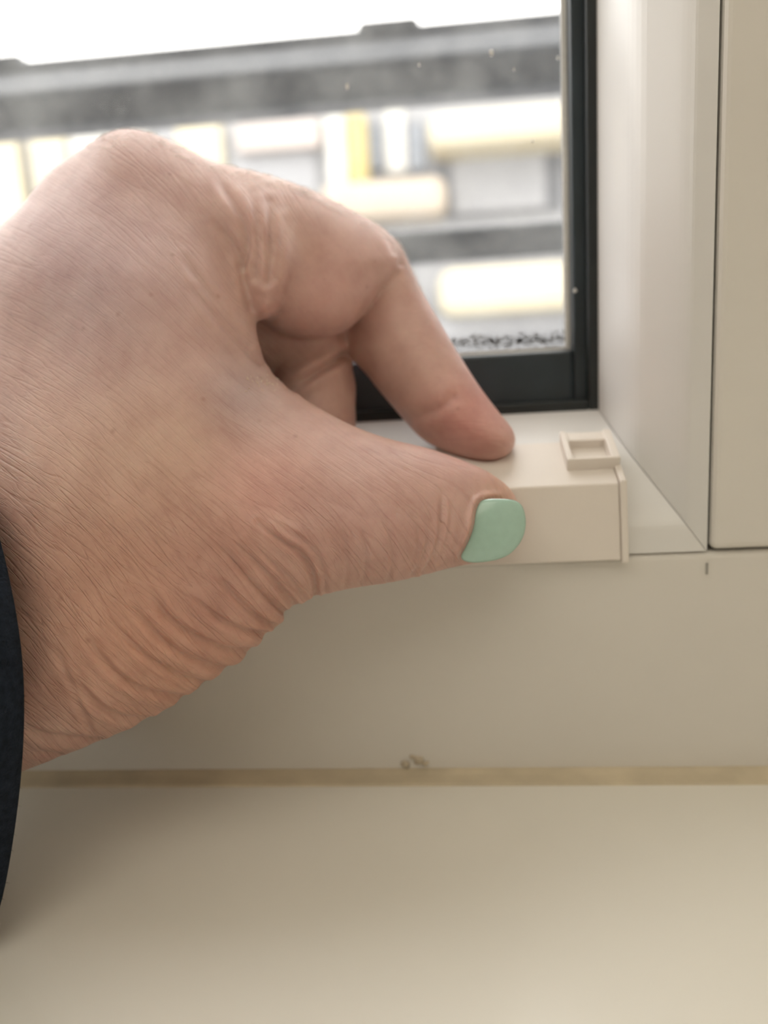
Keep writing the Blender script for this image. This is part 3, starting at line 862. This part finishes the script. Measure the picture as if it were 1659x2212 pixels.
def skin_mat():
    mt, nt, b = new_mat('skin')
    Nn, L = nt.nodes, nt.links
    fa = Nn.new('ShaderNodeAttribute'); fa.attribute_name = 'flow'
    ta = Nn.new('ShaderNodeAttribute'); ta.attribute_name = 'tone'
    lna = Nn.new('ShaderNodeAttribute'); lna.attribute_name = 'lines'
    tc = Nn.new('ShaderNodeTexCoord')
    def lines(sx, sy, dist, seed, det):
        mp = Nn.new('ShaderNodeMapping')
        mp.inputs['Scale'].default_value = (sx, sy, 0.0)
        mp.inputs['Location'].default_value = (seed, seed * 1.7, seed)
        L.new(fa.outputs['Vector'], mp.inputs['Vector'])
        nz = Nn.new('ShaderNodeTexNoise'); nz.noise_dimensions = '2D'
        nz.inputs['Scale'].default_value = 1.0; nz.inputs['Detail'].default_value = det; nz.inputs['Distortion'].default_value = dist
        L.new(mp.outputs[0], nz.inputs['Vector'])
        # thin dark valleys where the noise crosses its middle
        ab = Nn.new('ShaderNodeMath'); ab.operation = 'SUBTRACT'; ab.inputs[1].default_value = 0.5
        L.new(nz.outputs['Fac'], ab.inputs[0])
        a2 = Nn.new('ShaderNodeMath'); a2.operation = 'ABSOLUTE'; L.new(ab.outputs[0], a2.inputs[0])
        mr = Nn.new('ShaderNodeMapRange'); mr.interpolation_type = 'SMOOTHSTEP'
        mr.inputs['From Min'].default_value = 0.0; mr.inputs['From Max'].default_value = 0.075
        L.new(a2.outputs[0], mr.inputs['Value'])
        return mr.outputs['Result']
    l1 = lines(5.2, 0.5, 0.35, 3.1, 0.6)
    l2 = lines(11.0, 1.3, 0.4, 8.7, 1.0)
    mul = Nn.new('ShaderNodeMath'); mul.operation = 'MULTIPLY_ADD'
    mul.inputs[1].default_value = 0.6
    L.new(l2, mul.inputs[0]); L.new(l1, mul.inputs[2])
    pores = Nn.new('ShaderNodeTexVoronoi'); pores.inputs['Scale'].default_value = 1900
    L.new(tc.outputs['Object'], pores.inputs['Vector'])
    ad = Nn.new('ShaderNodeMath'); ad.operation = 'MULTIPLY_ADD'; ad.inputs[1].default_value = 0.25
    L.new(pores.outputs['Distance'], ad.inputs[0]); L.new(mul.outputs[0], ad.inputs[2])
    bp = Nn.new('ShaderNodeBump'); bp.inputs['Distance'].default_value = 0.00012
    st = Nn.new('ShaderNodeMath'); st.operation = 'MULTIPLY'; st.inputs[1].default_value = 0.65
    L.new(lna.outputs['Fac'], st.inputs[0]); L.new(st.outputs[0], bp.inputs['Strength'])
    L.new(ad.outputs[0], bp.inputs['Height']); L.new(bp.outputs['Normal'], b.inputs['Normal'])
    # mottling and freckles
    nz = Nn.new('ShaderNodeTexNoise'); nz.inputs['Scale'].default_value = 130; nz.inputs['Detail'].default_value = 5; nz.inputs['Roughness'].default_value = 0.65
    L.new(tc.outputs['Object'], nz.inputs['Vector'])
    cr = Nn.new('ShaderNodeValToRGB'); e0, e1_ = cr.color_ramp.elements
    e0.position, e1_.position = 0.3, 0.72
    e0.color, e1_.color = (0.84, 0.74, 0.72, 1), (1.12, 1.12, 1.1, 1)
    L.new(nz.outputs['Fac'], cr.inputs['Fac'])
    mx = Nn.new('ShaderNodeMix'); mx.data_type = 'RGBA'; mx.blend_type = 'MULTIPLY'; mx.inputs['Factor'].default_value = 0.85
    L.new(ta.outputs['Color'], mx.inputs['A']); L.new(cr.outputs['Color'], mx.inputs['B'])
    fk = Nn.new('ShaderNodeTexVoronoi'); fk.inputs['Scale'].default_value = 150; fk.inputs['Randomness'].default_value = 1.0
    L.new(tc.outputs['Object'], fk.inputs['Vector'])
    fr = Nn.new('ShaderNodeMapRange'); fr.inputs['From Min'].default_value = 0.02; fr.inputs['From Max'].default_value = 0.09
    fr.inputs['To Min'].default_value = 0.35; fr.inputs['To Max'].default_value = 0.0
    L.new(fk.outputs['Distance'], fr.inputs['Value'])
    m2 = Nn.new('ShaderNodeMix'); m2.data_type = 'RGBA'; m2.inputs['B'].default_value = (0.30, 0.14, 0.08, 1)
    L.new(fr.outputs['Result'], m2.inputs['Factor']); L.new(mx.outputs['Result'], m2.inputs['A'])
    # pigment and crease shade, both put into the colour of the skin lines
    m3 = Nn.new('ShaderNodeMix'); m3.data_type = 'RGBA'; m3.blend_type = 'MULTIPLY'
    m3.inputs['B'].default_value = (0.78, 0.70, 0.68, 1)
    inv = Nn.new('ShaderNodeMath'); inv.operation = 'SUBTRACT'; inv.inputs[0].default_value = 1.0
    L.new(l1, inv.inputs[1])
    im = Nn.new('ShaderNodeMath'); im.operation = 'MULTIPLY'
    L.new(inv.outputs[0], im.inputs[0]); L.new(lna.outputs['Fac'], im.inputs[1])
    i2 = Nn.new('ShaderNodeMath'); i2.operation = 'MULTIPLY'; i2.inputs[1].default_value = 0.32
    L.new(im.outputs[0], i2.inputs[0])
    L.new(i2.outputs[0], m3.inputs['Factor']); L.new(m2.outputs['Result'], m3.inputs['A'])
    L.new(m3.outputs['Result'], b.inputs['Base Color'])
    b.inputs['Roughness'].default_value = 0.46
    b.inputs['Specular IOR Level'].default_value = 0.45
    b.inputs['Subsurface Weight'].default_value = 0.35
    b.inputs['Subsurface Radius'].default_value = (1.0, 0.35, 0.2)
    b.inputs['Subsurface Scale'].default_value = 0.0022
    return mt

person = empty('person', at_z(300, 1300, 150))
tag(person, 'bare hand with mint painted thumb nail pinching the white clip, dark navy cuff', 'person')
hand = link_mesh('hand', me, skin_mat(), person, smooth=True)

# thumb nail plate: a curved shell a third of a millimetre thick
def nail_plate(name, poly, zfun, thick, parent):
    c = poly.mean(0)
    rings = [0.0, 0.35, 0.65, 0.85, 0.95, 1.0]
    n = len(poly)
    top = [px2mm(c[0], c[1], float(zfun(c[0], c[1])))]
    for r in rings[1:]:
        for p in poly:
            q = c + (p - c) * r
            z = float(zfun(q[0], q[1])) + (0.0 if r < 0.9 else (0.07 if r < 0.99 else 0.22))
            top.append(px2mm(q[0], q[1], z))
    for p in poly:
        q = c + (p - c) * 0.985
        top.append(px2mm(q[0], q[1], float(zfun(q[0], q[1])) + 0.22 + thick))
    faces = [(0, 1 + (i + 1) % n, 1 + i) for i in range(n)]
    for r in range(len(rings) - 1):
        a, b = 1 + r * n, 1 + (r + 1) * n
        faces += [(a + i, a + (i + 1) % n, b + (i + 1) % n, b + i) for i in range(n)]
    mesh = bpy.data.meshes.new(name)
    mesh.from_pydata([tuple(p) for p in cam2world(np.array(top))], [], faces)
    bm = bmesh.new(); bm.from_mesh(mesh); bmesh.ops.recalc_face_normals(bm, faces=bm.faces); bm.to_mesh(mesh); bm.free()
    return link_mesh(name, mesh, M['nail'], parent, True)
nl = nail_plate('thumb_nail', NAIL, nail_z, 0.4, hand)
nl['label'] = 'mint green painted thumb nail'

# fine hairs along the back of the index finger and the knuckle
def hairs():
    cand = np.where((facing > 0.02) & (facing < 0.45) & (V[:, 2] < 160) & (((PX > 330) & (PX < 905) & (PY < 640) & (PY < 300 + (PX - 330) * 0.62 + 40)) | ((PX > 180) & (PX < 330) & (PY < 345))))[0]
    pick = rng.choice(cand, 700, replace=False)
    vs, fs = [], []
    for i in pick:
        p = V2[i]; n = N_[i]
        d = np.array([1.0, 0.55 + rng.normal(0, .2), rng.normal(0, .25)]); d = d - n * (d @ n) * 0.9
        d /= np.linalg.norm(d)
        L_ = rng.uniform(1.2, 3.2); w = 0.022
        s = np.cross(d, view[i]); s /= np.linalg.norm(s)
        q = [p - n * 0.05, p + d * L_ * .5 + n * L_ * .16, p + d * L_ + n * L_ * .12]
        b = len(vs)
        vs += [q[0] - s * w, q[0] + s * w, q[0] - view[i] * 2 * w, q[1] - s * w * .7, q[1] + s * w * .7, q[1] - view[i] * 1.4 * w, q[2]]
        fs += [(b, b + 1, b + 4, b + 3), (b + 1, b + 2, b + 5, b + 4), (b + 2, b, b + 3, b + 5), (b + 3, b + 4, b + 6), (b + 4, b + 5, b + 6), (b + 5, b + 3, b + 6)]
    mesh = bpy.data.meshes.new('fine_hair')
    mesh.from_pydata([tuple(p) for p in cam2world(np.array(vs))], [], fs)
    h = link_mesh('fine_hair', mesh, M['hair'], hand, True); h['kind'] = 'stuff'
hairs()
# flakes of dry skin in the web of the thumb
def flakes():
    vs, fs = [], []
    cand = np.where((facing > 0.15) & (V[:, 2] < 150))[0]
    for _ in range(46):
        px, py = rng.normal(570, 26), rng.normal(828, 12)
        j = cand[np.argmin((PX[cand] - px) ** 2 + (PY[cand] - py) ** 2)]
        if (PX[j] - px) ** 2 + (PY[j] - py) ** 2 > 64: continue
        p, n = V2[j], N_[j]
        t = np.cross(n, rng.normal(size=3)); t /= np.linalg.norm(t); s = np.cross(n, t)
        r = rng.uniform(.08, .26)
        b = len(vs)
        vs += [p + t * r * 1.8 + n * .1, p + s * r * .5 + n * .06, p - t * r * 1.5 + n * .02, p - s * r * .6 + n * .05, p + n * .16]
        fs += [(b, b + 1, b + 4), (b + 1, b + 2, b + 4), (b + 2, b + 3, b + 4), (b + 3, b, b + 4)]
    mesh = bpy.data.meshes.new('dry_skin_flakes')
    mesh.from_pydata([tuple(p) for p in cam2world(np.array(vs))], [], fs)
    h = link_mesh('dry_skin_flakes', mesh, M['flake'], hand); h['kind'] = 'stuff'
flakes()

# ------------------------------------------------------------------ the sleeve
def sleeve():
    # rim of the cuff: the near half passes through these picture points
    near = [(-140, 880, 146), (-100, 950, 132), (-55, 1030, 123), (-18, 1110, 117), (3, 1180, 114), (22, 1270, 112), (38, 1350, 110.5), (47, 1430, 110), (50.5, 1505, 110), (48, 1600, 110.5), (42, 1685, 111.5), (30, 1780, 112.5), (14, 1880, 112), (-4, 1980, 111.5), (-35, 2050, 111)]
    P = [px2mm(p[0] + 7, p[1], p[2]) for p in near]
    a, b = P[0], P[-1]
    # far half mirrors the near half about the plane through its ends, flatter
    mid = (a + b) / 2
    far = []
    for k in range(1, 12):
        t = math.pi * k / 12
        q = mid + (b - a) / 2 * math.cos(t) + np.array([-22.0, 0.0, 40.0]) * math.sin(t) * (0.62 + 0.38 * math.cos(t))
        far.append(q)
    ring = np.array(P + far)
    # resample evenly
    cl = np.concatenate([ring, ring[:1]]); s = np.concatenate([[0], np.cumsum(np.linalg.norm(np.diff(cl, axis=0), axis=1))])
    n = 96
    tt = np.linspace(0, s[-1], n, endpoint=False)
    ring = np.stack([np.interp(tt, s, cl[:, k]) for k in range(3)], 1)
    for _ in range(5):
        ring = ring * .5 + (np.roll(ring, 1, 0) + np.roll(ring, -1, 0)) * .25
    c = ring.mean(0)
    direc = np.array([-0.62, -0.14, -0.74]); direc /= np.linalg.norm(direc)
    rows = []
    # inside turn of the hem, hem edge, then back along the arm
    prof = [(14, -1.6), (6, -1.5), (1.2, -1.3), (0.25, -0.9), (0, -0.45), (0.3, 0.0), (1.4, 0.3), (4, 0.5), (10, 0.7), (18, 0.6), (19, 0.25), (20, 0.7), (30, 1.2), (45, 2.0), (65, 3.5), (90, 5.0), (130, 7.0), (190, 10.0)]
    for (l, off) in prof:
        rad = ring - c; rad -= np.outer(rad @ direc, direc)
        rad /= np.linalg.norm(rad, axis=1)[:, None]
        wr = 0.7 * math.sin(l * 0.35) * np.sin(np.arange(n) * 2 * math.pi / n * 5 + l * 0.1)[:, None] * (l > 20)
        rows.append(ring + direc * l + rad * (off + wr))
    Vs = np.concatenate(rows); fs = []
    for r in range(len(prof) - 1):
        for i in range(n):
            fs.append((r * n + i, r * n + (i + 1) % n, (r + 1) * n + (i + 1) % n, (r + 1) * n + i))
    mesh = bpy.data.meshes.new('sleeve')
    mesh.from_pydata([tuple(p) for p in cam2world(Vs)], [], fs)
    bm = bmesh.new(); bm.from_mesh(mesh); bmesh.ops.recalc_face_normals(bm, faces=bm.faces); bm.to_mesh(mesh); bm.free()
    sl = link_mesh('sleeve', mesh, M['sleeve'], person, True)
    sl['label'] = 'dark navy knitted cuff'
    # loose fibres on the hem
    vs, fs = [], []
    for i in range(420):
        j = rng.integers(0, n * 6) ; r = j // n
        p = rows[3 + r][j % n] if r < 6 else rows[5][j % n]
        rad = p - c; rad /= np.linalg.norm(rad)
        d = -direc * rng.uniform(0.1, 1) + rad * rng.uniform(.2, 1) + rng.normal(0, .4, 3); d /= np.linalg.norm(d)
        L_ = rng.uniform(.2, .7); w = .016
        sdir = np.cross(d, [0.2, 0.3, 1]); sdir /= np.linalg.norm(sdir); u = np.cross(d, sdir)
        b = len(vs)
        vs += [p - sdir * w, p + sdir * w, p + u * w, p + d * L_]
        fs += [(b, b + 1, b + 3), (b + 1, b + 2, b + 3), (b + 2, b, b + 3)]
    mesh = bpy.data.meshes.new('loose_fibres')
    mesh.from_pydata([tuple(p) for p in cam2world(np.array(vs))], [], fs)
    h = link_mesh('loose_fibres', mesh, M['sleeve'], sl); h['kind'] = 'stuff'
    for i, (px, py) in enumerate(((14, 1305), (26, 1418))):
        k = np.argmin(sum(((CX + FPX * Vs[:, 0] / Vs[:, 2]) - px) ** 2 for _ in (0,)) + ((CY + FPX * Vs[:, 1] / Vs[:, 2]) - py) ** 2 + (Vs[:, 2] > c[2]) * 1e9)
        z = Vs[k, 2] - 0.2
        blob('lint', cam2world(px2mm(px, py, z)), (0.00022, 0.00015, 0.0003), M['lint'], sl, seed=i + 50)
sleeve()
